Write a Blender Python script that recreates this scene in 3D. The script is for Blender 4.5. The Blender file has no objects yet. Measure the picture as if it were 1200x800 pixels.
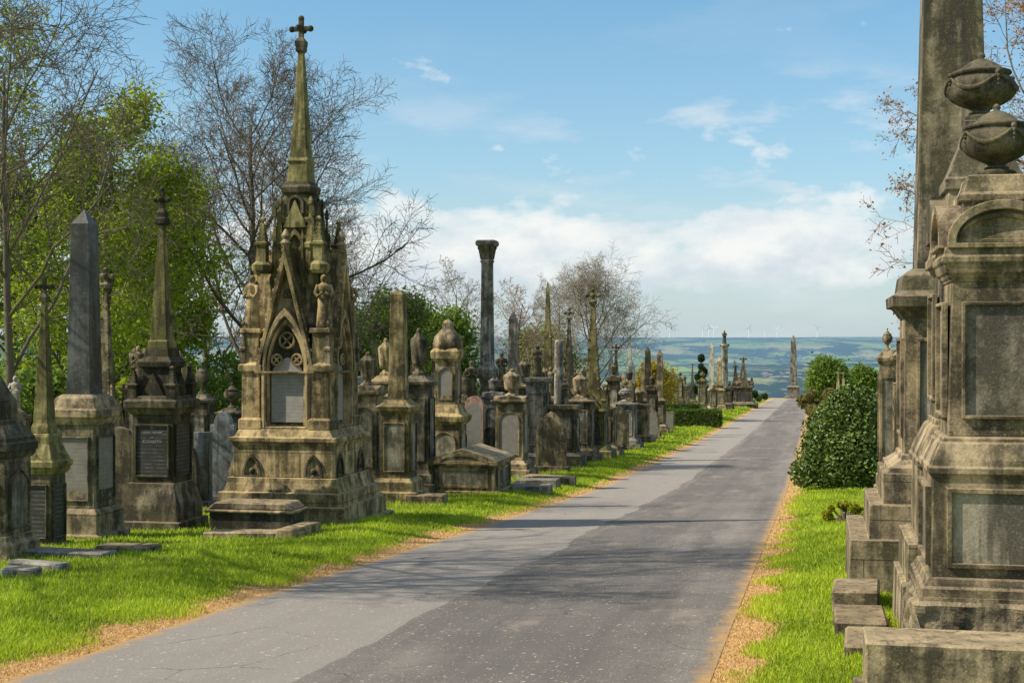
import bpy, bmesh, math, random
import numpy as np
from mathutils import Vector, noise
F=1667.0; EYE=1.95; SL=0.2137; ROT=-math.atan(SL)
R=random.Random(7)
C=bpy.context.scene.collection
# ---------------------------------------------------------------- terrain profile
PD=[-60,0,10.4,15,24,37.5,55,76,110,185,205,260,400,1000,1800,3000,4000,4600,6000,8000,9500,11000,30000]
PZ=[1.5,-1.95,-2.43,-2.65,-3.17,-3.9,-4.48,-5.1,-5.85,-7.5,-8.1,-13,-32,-112,-128,-95,-78,-95,-62,-8,34,-40,-200]
def prof(d):
    return float(np.mean(np.interp([d-2,d-1,d,d+1,d+2],PD,PZ)))+EYE
def gz(x,d):
    s=x-SL*d
    z=prof(d)
    if d<260:
        e=max(0.0,-5.75-s, s+0.75)
        z+=0.13*min(1.0,e/1.3)*min(1,max(0,(230-d)/40))
        if e>0.5: z+=0.05*noise.noise(Vector((x*0.35,d*0.35,0)))*min(1,(e-0.5))
    elif d>700:
        a=min(1,(d-700)/1500)
        z+=a*(45*noise.noise(Vector((x*0.0006,d*0.0006,3)))+16*noise.noise(Vector((x*0.002,d*0.002,9))))*(0.35 if d>8500 else 1)
    return z
# ---------------------------------------------------------------- node helpers
def newmat(name):
    m=bpy.data.materials.new(name); m.use_nodes=True
    nt=m.node_tree; b=nt.nodes["Principled BSDF"]; b.inputs["Roughness"].default_value=0.85
    b.inputs["Specular IOR Level"].default_value=0.25
    return m,nt,b
def N(nt,t,**k):
    n=nt.nodes.new(t)
    for a,v in k.items(): setattr(n,a,v)
    return n
def noisen(nt,vec,scale,detail=4,rough=0.6):
    n=N(nt,"ShaderNodeTexNoise"); n.inputs["Scale"].default_value=scale; n.inputs["Detail"].default_value=detail; n.inputs["Roughness"].default_value=rough
    if vec is not None: nt.links.new(vec,n.inputs["Vector"])
    return n.outputs["Fac"]
def ramp(nt,fac,stops):
    r=N(nt,"ShaderNodeValToRGB"); e=r.color_ramp.elements
    while len(e)<len(stops): e.new(0.5)
    for i,(p,c) in enumerate(stops):
        e[i].position=p; e[i].color=(c if isinstance(c,tuple) else (c,c,c))+(1,)
    nt.links.new(fac,r.inputs[0]); return r.outputs[0]
def mix(nt,fac,a,b,mode='MIX'):
    m=N(nt,"ShaderNodeMix",data_type='RGBA',blend_type=mode)
    for s,v in ((m.inputs[0],fac),(m.inputs[6],a),(m.inputs[7],b)):
        if isinstance(v,(int,float)): s.default_value=v
        elif isinstance(v,tuple): s.default_value=v+(1,)
        else: nt.links.new(v,s)
    return m.outputs[2]
def math_(nt,op,a,b=None,clamp=False):
    m=N(nt,"ShaderNodeMath",operation=op,use_clamp=clamp)
    for i,v in enumerate((a,b)):
        if v is None: continue
        if isinstance(v,(int,float)): m.inputs[i].default_value=v
        else: nt.links.new(v,m.inputs[i])
    return m.outputs[0]
def mapping(nt,vec,sc,loc=(0,0,0)):
    m=N(nt,"ShaderNodeMapping"); m.inputs["Scale"].default_value=sc; m.inputs["Location"].default_value=loc; nt.links.new(vec,m.inputs[0]); return m.outputs[0]
def bump(nt,b,h,st,dist=0.02):
    n=N(nt,"ShaderNodeBump"); n.inputs["Strength"].default_value=st; n.inputs["Distance"].default_value=dist
    nt.links.new(h,n.inputs["Height"]); nt.links.new(n.outputs[0],b.inputs["Normal"])
def stone(name,base,dark,algae=0.3,soot=0.5,rough=0.9,bst=0.42,joints=None):
    m,nt,b=newmat(name)
    g=N(nt,"ShaderNodeNewGeometry"); P=g.outputs["Position"]
    oi=N(nt,"ShaderNodeObjectInfo")
    n1=noisen(nt,P,2.6,6,0.78)
    n2=noisen(nt,mapping(nt,P,(5,5,.8)),1.0,3,0.6)
    sm=math_(nt,'ADD',math_(nt,'MULTIPLY',n1,0.6),math_(nt,'MULTIPLY',n2,0.4))
    f=ramp(nt,sm,[(0.53-0.2*soot,0.0),(0.64-0.16*soot,0.95)])
    b1=mix(nt,noisen(nt,P,9,5,0.7),tuple(c*0.6 for c in base),tuple(min(1,c*1.5) for c in base))
    col=mix(nt,f,b1,dark)
    al=ramp(nt,noisen(nt,mapping(nt,P,(2.2,2.2,1.5),(4,1,8)),1.0,5,0.7),[(0.46,0.0),(0.6,1.0)])
    col=mix(nt,math_(nt,'MULTIPLY',al,algae),col,(0.14,0.13,0.038))
    # upward faces such as ledge tops mixed towards a paler base
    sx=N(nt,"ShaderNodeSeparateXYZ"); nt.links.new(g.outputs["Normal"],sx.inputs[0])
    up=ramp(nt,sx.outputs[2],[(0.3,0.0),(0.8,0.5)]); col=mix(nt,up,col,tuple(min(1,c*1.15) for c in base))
    fine=noisen(nt,P,60,4,0.75)
    li=ramp(nt,fine,[(0.6,0.0),(0.7,0.5)])
    col=mix(nt,li,col,tuple(min(1,c*1.5) for c in base))
    sk=ramp(nt,noisen(nt,mapping(nt,P,(11,11,.8),(3,7,0)),1.0,3,0.6),[(0.52,0.0),(0.64,0.6)])
    col=mix(nt,sk,col,dark)
    col=mix(nt,0.55,col,ramp(nt,fine,[(0.3,0.35),(0.65,1.15)]),'MULTIPLY')
    hh=math_(nt,'ADD',math_(nt,'MULTIPLY',noisen(nt,P,26,4,0.7),.6),math_(nt,'MULTIPLY',fine,0.6))
    if joints:
        tc=N(nt,"ShaderNodeTexCoord"); s=N(nt,"ShaderNodeSeparateXYZ"); nt.links.new(tc.outputs["Object"],s.inputs[0])
        cb=N(nt,"ShaderNodeCombineXYZ"); nt.links.new(math_(nt,'ADD',s.outputs[0],s.outputs[1]),cb.inputs[0]); nt.links.new(s.outputs[2],cb.inputs[1])
        bt=N(nt,"ShaderNodeTexBrick"); nt.links.new(cb.outputs[0],bt.inputs["Vector"]); bt.inputs["Scale"].default_value=1; bt.inputs["Brick Width"].default_value=joints[0]; bt.inputs["Row Height"].default_value=joints[1]; bt.inputs["Mortar Size"].default_value=.006; bt.inputs["Mortar Smooth"].default_value=.3
        col=mix(nt,math_(nt,'MULTIPLY',bt.outputs["Fac"],.75),col,(.03,.025,.018)); hh=math_(nt,'SUBTRACT',hh,bt.outputs["Fac"])
    hsv=N(nt,"ShaderNodeHueSaturation")
    nt.links.new(math_(nt,'ADD',math_(nt,'MULTIPLY',oi.outputs["Random"],0.5),0.82),hsv.inputs["Value"]); nt.links.new(col,hsv.inputs["Color"])
    nt.links.new(hsv.outputs[0],b.inputs["Base Color"])
    b.inputs["Roughness"].default_value=rough
    bump(nt,b,hh,bst,0.015)
    return m
M={}
M['buff']=stone('weathered_sandstone',(0.50,0.365,0.175),(0.062,0.049,0.027),0.45,0.6)
M['ashlar']=stone('coursed_sandstone',(0.50,0.37,0.185),(0.075,0.059,0.032),0.45,0.5,joints=(1.15,.4))
M['gold']=stone('golden_sandstone',(0.56,0.42,0.22),(0.12,0.092,0.05),0.35,0.42)
M['green']=stone('mossy_sandstone',(0.33,0.275,0.115),(0.052,0.047,0.02),0.6,0.6)
M['dark']=stone('blackened_sandstone',(0.17,0.14,0.088),(0.026,0.023,0.015),0.25,0.75)
M['sooty']=stone('sooty_sandstone',(0.28,0.225,0.145),(0.038,0.033,0.024),0.25,0.72)
M['grey']=stone('grey_gritstone',(0.38,0.345,0.285),(0.07,0.063,0.052),0.15,0.55)
M['granite']=stone('blue_grey_granite',(0.235,0.245,0.25),(0.08,0.082,0.084),0.05,0.4,0.5,0.2)
M['slate']=stone('polished_dark_granite',(0.10,0.098,0.092),(0.035,0.034,0.033),0.05,0.5,0.25,0.08)
M['pale']=stone('pale_limestone',(0.52,0.47,0.38),(0.18,0.16,0.125),0.12,0.4)
M['pink']=stone('pink_granite',(0.40,0.24,0.18),(0.13,0.08,0.055),0.05,0.35,0.4,0.15)
M['brown']=stone('brown_sandstone',(0.42,0.32,0.19),(0.053,0.043,0.029),0.28,0.6)
M['step']=stone('coursed_brown_sandstone',(0.44,0.34,0.205),(0.065,0.053,0.035),0.32,0.52,joints=(1.3,.37))
M['panel']=stone('carved_panel_stone',(0.31,0.265,0.195),(0.085,0.074,0.056),0.12,0.5)
M['rock']=stone('rock_faced_stone',(0.46,0.36,0.22),(0.06,0.047,0.03),0.3,0.45,0.95,1.2)
def inscription_mat(name,base,letter):
    m,nt,b=newmat(name)
    tc=N(nt,"ShaderNodeTexCoord"); s=N(nt,"ShaderNodeSeparateXYZ"); nt.links.new(tc.outputs["Object"],s.inputs[0])
    z=s.outputs[2]; u=math_(nt,'ADD',s.outputs[0],s.outputs[1])
    row=math_(nt,'FRACT',math_(nt,'MULTIPLY',z,17.0))
    rm=math_(nt,'MULTIPLY',math_(nt,'GREATER_THAN',row,0.4),math_(nt,'LESS_THAN',row,0.8))
    cx=N(nt,"ShaderNodeCombineXYZ"); nt.links.new(math_(nt,'MULTIPLY',u,95.0),cx.inputs[0]); nt.links.new(math_(nt,'FLOOR',math_(nt,'MULTIPLY',z,17.0)),cx.inputs[1])
    nn=N(nt,"ShaderNodeTexNoise"); nn.inputs["Scale"].default_value=1.0; nn.inputs["Detail"].default_value=2; nt.links.new(cx.outputs[0],nn.inputs["Vector"])
    k=math_(nt,'MULTIPLY',rm,math_(nt,'GREATER_THAN',nn.outputs["Fac"],0.5))
    wear=noisen(nt,tc.outputs["Object"],6,4)
    k=math_(nt,'MULTIPLY',k,ramp(nt,wear,[(0.38,0.0),(0.62,0.6)]))
    bc=mix(nt,noisen(nt,tc.outputs["Object"],7,6,.7),tuple(c*0.45 for c in base),tuple(c*1.35 for c in base))
    nt.links.new(mix(nt,k,bc,letter),b.inputs["Base Color"]); b.inputs["Roughness"].default_value=0.6
    return m
M['ins_black']=inscription_mat('black_inscribed_slate',(0.05,0.048,0.044),(0.27,0.25,0.22))
M['ins_grey']=inscription_mat('grey_inscribed_stone',(0.26,0.235,0.20),(0.09,0.082,0.075))
M['ins_pale']=inscription_mat('pale_inscribed_marble',(0.37,0.35,0.31),(0.17,0.16,0.145))
m,nt,b=newmat('lettering'); b.inputs["Base Color"].default_value=(0.42,0.40,0.36,1); M['letter']=m
def leafmat(name,trans=0.35,rough=0.6):
    m,nt,b=newmat(name)
    a=N(nt,"ShaderNodeAttribute",attribute_name="col")
    nt.links.new(a.outputs["Color"],b.inputs["Base Color"]); b.inputs["Roughness"].default_value=rough
    if trans>0:
        t=N(nt,"ShaderNodeBsdfTranslucent"); nt.links.new(a.outputs["Color"],t.inputs[0])
        mx=N(nt,"ShaderNodeMixShader"); mx.inputs[0].default_value=trans
        nt.links.new(b.outputs[0],mx.inputs[1]); nt.links.new(t.outputs[0],mx.inputs[2])
        nt.links.new(mx.outputs[0],nt.nodes["Material Output"].inputs[0])
    return m
M['leaf']=leafmat('leaves',0.5); M['grass']=leafmat('grass_blades',0.4); M['holly']=leafmat('glossy_leaves',0,0.42)
def barkmat(name,a,c):
    m,nt,b=newmat(name); g=N(nt,"ShaderNodeNewGeometry")
    nt.links.new(mix(nt,noisen(nt,mapping(nt,g.outputs["Position"],(6,6,1.5)),1,3),a,c),b.inputs["Base Color"]); return m
M['bark']=barkmat('bark',(0.07,0.055,0.04),(0.22,0.18,0.13)); M['twig']=barkmat('twigs',(0.09,0.068,0.05),(0.21,0.165,0.12))
M['twigred']=barkmat('russet_twigs',(0.18,0.11,0.065),(0.34,0.22,0.14)); M['twigpale']=barkmat('pale_twigs',(0.17,0.14,0.105),(0.36,0.30,0.23))
m,nt,b=newmat('white_paint'); b.inputs["Base Color"].default_value=(0.85,0.85,0.85,1); M['white']=m
# ---------------------------------------------------------------- geometry accumulator
class G:
    def __init__(s): s.v=[]; s.f=[]
    def rings(s,rr,cap=True):
        n=len(rr[0]); b0=len(s.v)
        for r in rr: s.v+=r
        for i in range(len(rr)-1):
            for j in range(n):
                a=b0+i*n+j; c=b0+i*n+(j+1)%n
                s.f.append((a,c,c+n,a+n))
        if cap:
            s.f.append(tuple(b0+j for j in reversed(range(n)))); e=b0+(len(rr)-1)*n
            s.f.append(tuple(e+j for j in range(n)))
        return s
    def loft(s,p,n=4,cx=0,cy=0,ry=1,fold=0,nf=7,twist=0):
        rr=[]
        for z,h in p:
            r=max(h,0.0008)/(math.cos(math.pi/n) if n<=8 else 1)
            ring=[]
            for j in range(n):
                a=math.pi/n+2*math.pi*j/n if n<=8 else 2*math.pi*j/n
                q=r*(1+fold*math.sin(nf*a+z*9*twist))
                ring.append((cx+q*math.cos(a),cy+q*math.sin(a)*ry,z))
            rr.append(ring)
        if rr[0][0][2]>rr[-1][0][2]: rr.reverse()
        return s.rings(rr)
    def tube(s,pts,rad,n=6):
        rr=[]
        for i,p in enumerate(pts):
            p=Vector(p); d=(Vector(pts[min(i+1,len(pts)-1)])-Vector(pts[max(i-1,0)])).normalized()
            u=d.orthogonal().normalized() if i==0 else (u-d*u.dot(d)).normalized()
            w=d.cross(u); rr.append([tuple(p+u*(rad[i]*math.cos(2*math.pi*j/n))+w*(rad[i]*math.sin(2*math.pi*j/n))) for j in range(n)])
        return s.rings(rr)
    def ball(s,c,r,n=10,sz=1):
        return s.loft([(c[2]-r*sz*math.cos(math.pi*i/6),r*math.sin(math.pi*i/6)) for i in range(7)],max(n,9),c[0],c[1])
    def box(s,x0,x1,y0,y1,z0,z1):
        return s.rings([[(x0,y0,z),(x1,y0,z),(x1,y1,z),(x0,y1,z)] for z in (z0,z1)])
    def prism(s,out,xf,o0,o1):
        return s.rings([[xf(u,z,o0) for u,z in out],[xf(u,z,o1) for u,z in out]])
    def frame(s,outer,inner,xf,o0,o1):
        n=len(outer); b=len(s.v)
        for L,o in ((outer,o0),(outer,o1),(inner,o1),(inner,o0)): s.v+=[xf(u,z,o) for u,z in L]
        for k in range(3):
            for j in range(n):
                a=b+k*n+j; c=b+k*n+(j+1)%n
                s.f.append((a,c,c+n,a+n))
        return s
def face(i,hw,hy=None):
    hy=hw if hy is None else hy
    return [lambda u,z,o:(u,-hy-o,z),lambda u,z,o:(hw+o,u,z),lambda u,z,o:(-u,hy+o,z),lambda u,z,o:(-hw-o,-u,z)][i]
def rect(w,z0,z1): return [(-w,z0),(w,z0),(w,z1),(-w,z1)]
def arch(w,z0,zs,z1,n=7,pointed=True):
    o=[(-w,z0),(w,z0)]
    for i in range(n+1):
        t=i/n
        if pointed: a=t*math.radians(60); o.append((w-2*w*(1-math.cos(a)) , zs+(z1-zs)*math.sin(a)/math.sin(math.radians(60))))
        else: a=t*math.pi/2; o.append((w*math.cos(a),zs+(z1-zs)*math.sin(a)))
    L=[(-u,z) for u,z in reversed(o[2:-1])]
    return o+L
def mk(name,g,mat,parent=None,smooth=False,bev=0.0,label=None):
    me=bpy.data.meshes.new(name); me.from_pydata(g.v,[],g.f); me.update()
    ob=bpy.data.objects.new(name,me); C.objects.link(ob)
    me.materials.append(M[mat] if isinstance(mat,str) else mat)
    bm=bmesh.new(); bm.from_mesh(me); bmesh.ops.recalc_face_normals(bm,faces=bm.faces); bm.to_mesh(me); bm.free()
    if smooth: me.polygons.foreach_set('use_smooth',[True]*len(me.polygons))
    if bev>0:
        b=ob.modifiers.new('bevel','BEVEL'); b.width=bev; b.segments=1; b.limit_method='ANGLE'; b.angle_limit=math.radians(25)
    if parent: ob.parent=parent
    if label: ob['label']=label
    return ob
def empty(name,label,cat,x,y,z,rot=0,group=None):
    e=bpy.data.objects.new(name,None); C.objects.link(e); e.location=(x,y,z); e.rotation_euler=(0,0,rot); e.empty_display_size=0.3
    e['label']=label; e['category']=cat
    if group: e['group']=group
    return e
class Mon:
    def __init__(s,name,label,cat,b,d,rot=ROT,group='cemetery monuments',x=None):
        s.x=(b-600)/F*d if x is None else x; s.d=d; s.g=gz(s.x,d); s.k=d/F
        al=abs(math.atan2(s.x,d)+rot); s.fac=math.cos(al)+math.sin(al)
        s.e=empty(name,label,cat,s.x,d,s.g,rot,group); s.bev=0.007 if d<45 else 0
    def z(s,py,hw=0): return EYE+(400-py)*(s.d-hw)/F-s.g
    def h(s,pw):
        hw=pw*s.k/s.fac/2; return hw*(1-hw/s.d)
    def P(s,pr): return [(s.z(a,s.h(w)),s.h(w)) for a,w in pr]
    def loft(s,name,pr,mat,n=4,cx=0,cy=0,ground=False,ry=1,label=None,smooth=False):
        p=s.P(pr)
        if ground: p=[( -0.15,p[0][1])]+[q for q in p if q[0]>-0.1]
        return mk(name,G().loft(p,n,cx,cy,ry),mat,s.e,smooth,s.bev if n<=8 else 0,label)
    def lathe(s,name,pr,mat,n=20,cx=0,cy=0,fold=0,nf=7,twist=0):
        p=[(s.z(a),w*s.k/2) for a,w in pr]
        return mk(name,G().loft(p,n,cx,cy,1,fold,nf,twist),mat,s.e,True)
    def panel(s,hw,z0,z1,wf=0.72,mat='panel',faces=(0,1,3),kind='rect',name='inscription_panel',fr=None,margin=0.12,hy=None):
        H=z1-z0; a,b2=z0+H*margin,z1-H*margin
        for i in faces:
            base=hw if i in(0,2) or hy is None else hy
            w=base*wf; t=min(w,H)*0.09; xf=face(i,hw,hy)
            if kind=='rect': o=rect(w,a,b2); q=rect(w-t,a+t,b2-t)
            else:
                rs=w*1.0 if kind=='point' else w*0.9
                o=arch(w,a,b2-rs,b2,7,kind=='point'); q=arch(w-t,a+t,b2-rs,b2-t,7,kind=='point')
            mk('panel_moulding',G().frame(o,q,xf,-0.002,0.035),fr or 'buff',s.e,bev=0.004 if s.d<30 else 0)
            g=G(); g.v=[xf(u,z,0.005) for u,z in q]; g.f=[tuple(range(len(q)))]
            mk(name,g,mat,s.e)
def urn(m,top,bot,w,mat,name='urn',cx=0,cy=0,draped=False,smoothly=False):
    H=bot-top
    pr=[(0,.02),(.03,.14),(.07,.16),(.1,.08),(.14,.14),(.2,.42),(.25,.5),(.27,.78),(.3,.82),(.33,.74),(.38,.95),(.5,1.0),(.6,.88),(.7,.55),(.77,.28),(.82,.2),(.86,.3),(.88,.24),(.92,.45),(.95,.55),(1.07,.56)]
    if smoothly: pr=[(0,.03),(.025,.1),(.06,.12),(.09,.08),(.11,.2),(.15,.36),(.2,.52),(.25,.62),(.265,.72),(.29,.84),(.32,.86),(.345,.8),(.36,.76),(.4,.88),(.47,.97),(.55,1.0),(.63,.96),(.7,.84),(.76,.64),(.81,.4),(.845,.26),(.87,.23),(.885,.34),(.905,.36),(.92,.32),(.935,.5),(.96,.55),(1.06,.56)]
    if draped: pr=[(0,.05),(.02,.22),(.06,.3),(.1,.28),(.13,.46),(.18,.6),(.23,.9),(.27,1.0),(.36,.98),(.48,.9),(.6,.86),(.72,.8),(.78,.72),(.8,.45),(.85,.4),(.9,.5),(.93,.8),(1.05,.85)]
    return m.lathe(name,[(top+H*a,w*b) for a,b in pr],mat,40 if draped or smoothly else 28,cx,cy,0.11 if draped else 0.0 if smoothly else 0.02,7 if draped else 14,.7 if draped else 0)
def cross(m,top,bot,w,mat,name='cross_finial',t=0.2):
    zt,zb=m.z(top),m.z(bot); hw=w*m.k/2; th=hw*t; g=G(); zc=zb+(zt-zb)*0.62
    g.box(-th,th,-th,th,zb-0.01,zt)
    g.box(-hw,-th-0.001,-th*.9,th*.9,zc-th,zc+th); g.box(th+0.001,hw,-th*.9,th*.9,zc-th,zc+th)
    for c in ((-hw,0,zc),(hw,0,zc),(0,0,zt),(0,-hw*.8,zc),(0,hw*.8,zc)): g.ball(c,th*1.5)
    g.box(-th*.9,th*.9,-hw*.8,hw*.8,zc-th*.95,zc+th*.95); g.loft([(zb-0.02,th*2.2),(zb+(zt-zb)*.15,th*2.4),(zb+(zt-zb)*.3,th)],4)
    return mk(name,g,mat,m.e)
def statue_g(g,cx,cy,z0,H,ang=0,wings=False):
    p=[(0,.15),(.04,.155),(.2,.135),(.4,.115),(.52,.12),(.6,.10),(.66,.10),(.74,.125),(.8,.12),(.83,.07),(.85,.045),(.87,.045)]
    g.loft([(z0+H*a,H*b) for a,b in p],20,cx,cy,0.8,0.07,6,1)
    g.ball((cx,cy,z0+H*.92),H*.065,12,1.25)
    ca,sa=math.cos(ang),math.sin(ang)
    def T(x,y,z): return (cx+H*(x*ca-y*sa),cy+H*(x*sa+y*ca),z0+H*z)
    for s in(-1,1):
        g.tube([T(s*.11,0,.8),T(s*.16,-.03,.66),T(s*.12,-.1,.58),T(s*.03,-.14,.66)],[H*.04,H*.038,H*.032,H*.022],8)
        if wings: g.rings([[T(s*x,y,z) for x,z in ((.03,.75),(.12,.95),(.25,.8),(.22,.5),(.12,.3))] for y in (.09,.13)])
    return g
def pinnacle_g(g,cx,cy,z0,z1,hw):
    H=z1-z0
    g.loft([(z0,hw),(z0+H*.38,hw),(z0+H*.39,hw*1.35),(z0+H*.44,hw*1.35),(z0+H*.46,hw*.95),(z0+H*.9,hw*.22),(z0+H*.91,hw*.5),(z0+H*.95,hw*.55),(z0+H,hw*.1)],4,cx,cy)
    for i in range(1,5):
        t=i/5; r=hw*(.95*(1-t)+.22*t)
        for a in range(4):
            q=math.pi/4+a*math.pi/2; g.ball((cx+r*1.3*math.cos(q),cy+r*1.3*math.sin(q),z0+H*(.46+.44*t)),hw*.2,9)
    return g
def pinnacle(m,cx,cy,z0,z1,hw,mat): mk('pinnacle',pinnacle_g(G(),cx,cy,z0,z1,hw),mat,m.e)
def spire_crockets(g,p0,p1,n,r,sides=4):
    (z0,h0),(z1,h1)=p0,p1
    for i in range(n):
        t=(i+.5)/n; h=h0+(h1-h0)*t
        for a in range(sides):
            q=math.pi/sides+a*2*math.pi/sides; g.ball((h*1.4*math.cos(q),h*1.4*math.sin(q),z0+(z1-z0)*t),r*(1-.4*t),9)
# ================================================================= LEFT ROW
m=Mon('pedestal_monument','soot darkened sandstone pedestal monument with stepped top on grass','monument',-4,17.6)
m.loft('plinth',[(672,100),(640,100),(634,88),(628,86)],'brown',ground=True)
m.loft('pedestal',[(628,80),(538,78)],'brown'); hw=m.h(79)
m.panel(hw,m.z(628),m.z(538),0.75,'panel',kind='point',fr='brown')
m.loft('cornice',[(538,82),(534,90),(530,90),(529,96),(520,96),(519,90),(514,88),(498,60),(492,56)],'sooty'); m.loft('cap',[(492,50),(470,46),(462,34),(440,10)],'sooty')
m=Mon('spire_monument','narrow dark mossy spire monument with cross finial on inscribed pedestal','monument',52,19.4)
m.loft('plinth',[(660,72),(645,70),(638,60)],'green',ground=True); m.loft('pedestal',[(638,50),(556,48)],'sooty')
m.panel(m.h(49),m.z(638),m.z(556),0.8,'ins_black',fr='sooty')
m.loft('cornice',[(556,52),(552,60),(549,60),(548,66),(541,66),(540,60),(520,40),(512,40),(508,34)],'green')
m.loft('spire',[(508,30),(500,30),(496,26),(352,7)],'green'); cross(m,326,352,20,'dark')
m=Mon('obelisk_monument','tall polished dark granite obelisk on sooty panelled pedestal and steps','obelisk',99,21)
m.loft('plinth',[(655,108),(628,108),(626,94),(602,92),(596,80)],'step',ground=True); m.loft('pedestal',[(596,74),(498,70)],'sooty')
m.panel(m.h(72),m.z(596),m.z(498),0.78,'ins_grey',fr='sooty',faces=(0,1,3))
m.loft('cornice',[(498,72),(493,80),(490,80),(489,88),(480,88),(479,80),(474,76),(466,66),(462,50)],'brown'); m.bev=.004; m.loft('shaft',[(462,41),(262,31),(246,2)],'slate')
m=Mon('spire_monument','dark spire monument with black inscribed panel and tall finial','monument',190,22.8)
m.loft('plinth',[(640,112),(612,110),(611,96),(592,94),(572,80),(566,78)],'sooty',ground=True); m.loft('pedestal',[(566,70),(486,68)],'dark')
hwD=m.h(69); z0,z1=m.z(566),m.z(486)
m.panel(hwD,z0,z1,0.84,'ins_black',fr='dark',faces=(0,1,3))
def text(m,lines,hw,z,size,mat='letter'):
    for i,(l,sz) in enumerate(lines):
        cu=bpy.data.curves.new('lettering','FONT'); cu.body=l; cu.size=size*sz; cu.align_x='CENTER'; cu.extrude=0.0015
        o=bpy.data.objects.new('t',cu); C.objects.link(o); bpy.context.view_layer.update()
        me=bpy.data.meshes.new_from_object(o.evaluated_get(bpy.context.evaluated_depsgraph_get())); bpy.data.objects.remove(o)
        me.materials.clear(); me.materials.append(M[mat]); ob=bpy.data.objects.new('lettering',me); C.objects.link(ob)
        ob.parent=m.e; ob.location=(0,-hw-0.009,z-i*size*1.45); ob.rotation_euler=(math.pi/2,0,0)
text(m,[('IN',.8),('LOVING MEMORY',.85),('OF',.8),('ELIZABETH',1.25)],hwD,z1-0.2,0.052)
m.loft('cornice',[(486,72),(481,80),(479,80),(478,90),(470,90),(468,80),(464,76)],'dark')
g=G()
for i in range(4):
    hw=m.h(62); xf=face(i,hw); g.prism([(-hw*.7,m.z(466)),(hw*.7,m.z(466)),(0,m.z(436))],xf,-hw*.99,0.02+i*.002)
m.loft('upper_stage',[(464,60),(452,58),(440,46),(432,44),(430,56),(424,58),(418,42),(408,38)],'dark')
mk('gablet',g,'dark',m.e)
for sx in(-1,1):
    for sy in(-1,1): pinnacle(m,sx*hwD*.95,sy*hwD*.95,m.z(466),m.z(428),0.07,'dark')
m.loft('spire',[(408,33),(400,33),(398,28),(262,8)],'green')
m.loft('finial_collar',[(264,10),(262,18),(256,18),(252,8)],'dark'); cross(m,222,254,16,'dark',t=.28)
def statue_mon(b,d,top,mid,w,mat,label,wings=True):
    m=Mon('statue_monument',label,'statue',b,d)
    yb=400+ (EYE-m.g)*F/d
    m.loft('plinth',[(yb,w*1.5),(yb-12,w*1.45),(yb-16,w*1.1)],mat,ground=True); m.loft('pedestal',[(yb-16,w),(mid+8,w*.92)],mat)
    if d<60: m.panel(m.h(w*.96),m.z(yb-16),m.z(mid+8),.75,'panel',fr=mat,faces=(0,1))
    m.loft('cornice',[(mid+8,w),(mid+5,w*1.25),(mid+1,w*1.25),(mid,w*.8)],mat)
    g=G(); statue_g(g,0,0,m.z(mid),m.z(top)-m.z(mid),0.3,wings); mk('statue',g,'pale' if mat in('pale','pink') else 'brown',m.e,True); return m
statue_mon(162,28,405,452,36,'sooty','weathered angel statue on dark stone pedestal')
statue_mon(18,26,440,486,30,'pink','pinkish robed figure statue on stone pedestal',False)
def urn_mon(b,d,top,mid,w,mat,label,draped=False,kind='rect',pm='panel',uw=None,gab=False):
    m=Mon('urn_monument',label,'monument',b,d); yb=400+(EYE-m.g)*F/d; H=yb-mid
    m.loft('plinth',[(yb,w*1.6),(yb-H*.08,w*1.58),(yb-H*.085,w*1.35),(yb-H*.16,w*1.32),(yb-H*.165,w*1.2),(yb-H*.2,w*1.06)],mat,ground=True)
    t=mid+H*.1
    m.loft('pedestal',[(yb-H*.2,w),(t,w*.94)],mat)
    m.panel(m.h(w*.98),m.z(yb-H*.2),m.z(t),.75,pm,kind=kind,fr=mat,faces=(0,1,3) if d<40 else (0,1))
    m.loft('cornice',[(t,w*.96),(t-H*.015,w*1.12),(t-H*.022,w*1.12),(t-H*.024,w*1.26),(t-H*.05,w*1.26),(t-H*.052,w*1.1),(mid+2,w*.7),(mid,w*.6)],mat)
    if gab:
        g=G(); hw=m.h(w*1.1)
        for i in range(4): g.prism(arch(hw*.8,m.z(t-H*.05),m.z(t-H*.06),m.z(mid-1),6,False),face(i,hw),-hw*.98,.01+i*.003)
        mk('curved_pediment',g,mat,m.e)
    urn(m,top,mid,uw or w*(.5 if draped else .6),mat,draped=draped); return m
def obel_mon(b,d,top,mid,w,sw,mat,label,smat=None,st=.74,pm='panel',blunt=False):
    m=Mon('obelisk_monument',label,'obelisk',b,d); yb=400+(EYE-m.g)*F/d; H=yb-mid
    m.loft('plinth',[(yb,w*1.7),(yb-H*.1,w*1.68),(yb-H*.11,w*1.4),(yb-H*.2,w*1.36),(yb-H*.24,w*1.1)],mat,ground=True)
    t=mid+H*.14; m.loft('pedestal',[(yb-H*.24,w),(t,w*.95)],mat); m.panel(m.h(w*.98),m.z(yb-H*.24),m.z(t),.75,pm,fr=mat,faces=(0,1))
    m.loft('cornice',[(t,w*.96),(t-H*.03,w*1.22),(t-H*.07,w*1.26),(t-H*.09,w),(mid,sw*1.2)],mat)
    m.loft('shaft',[(mid,sw),(top+sw*(.2 if blunt else .7),sw*st),(top,sw*.35 if blunt else 1)],smat or mat); return m
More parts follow.
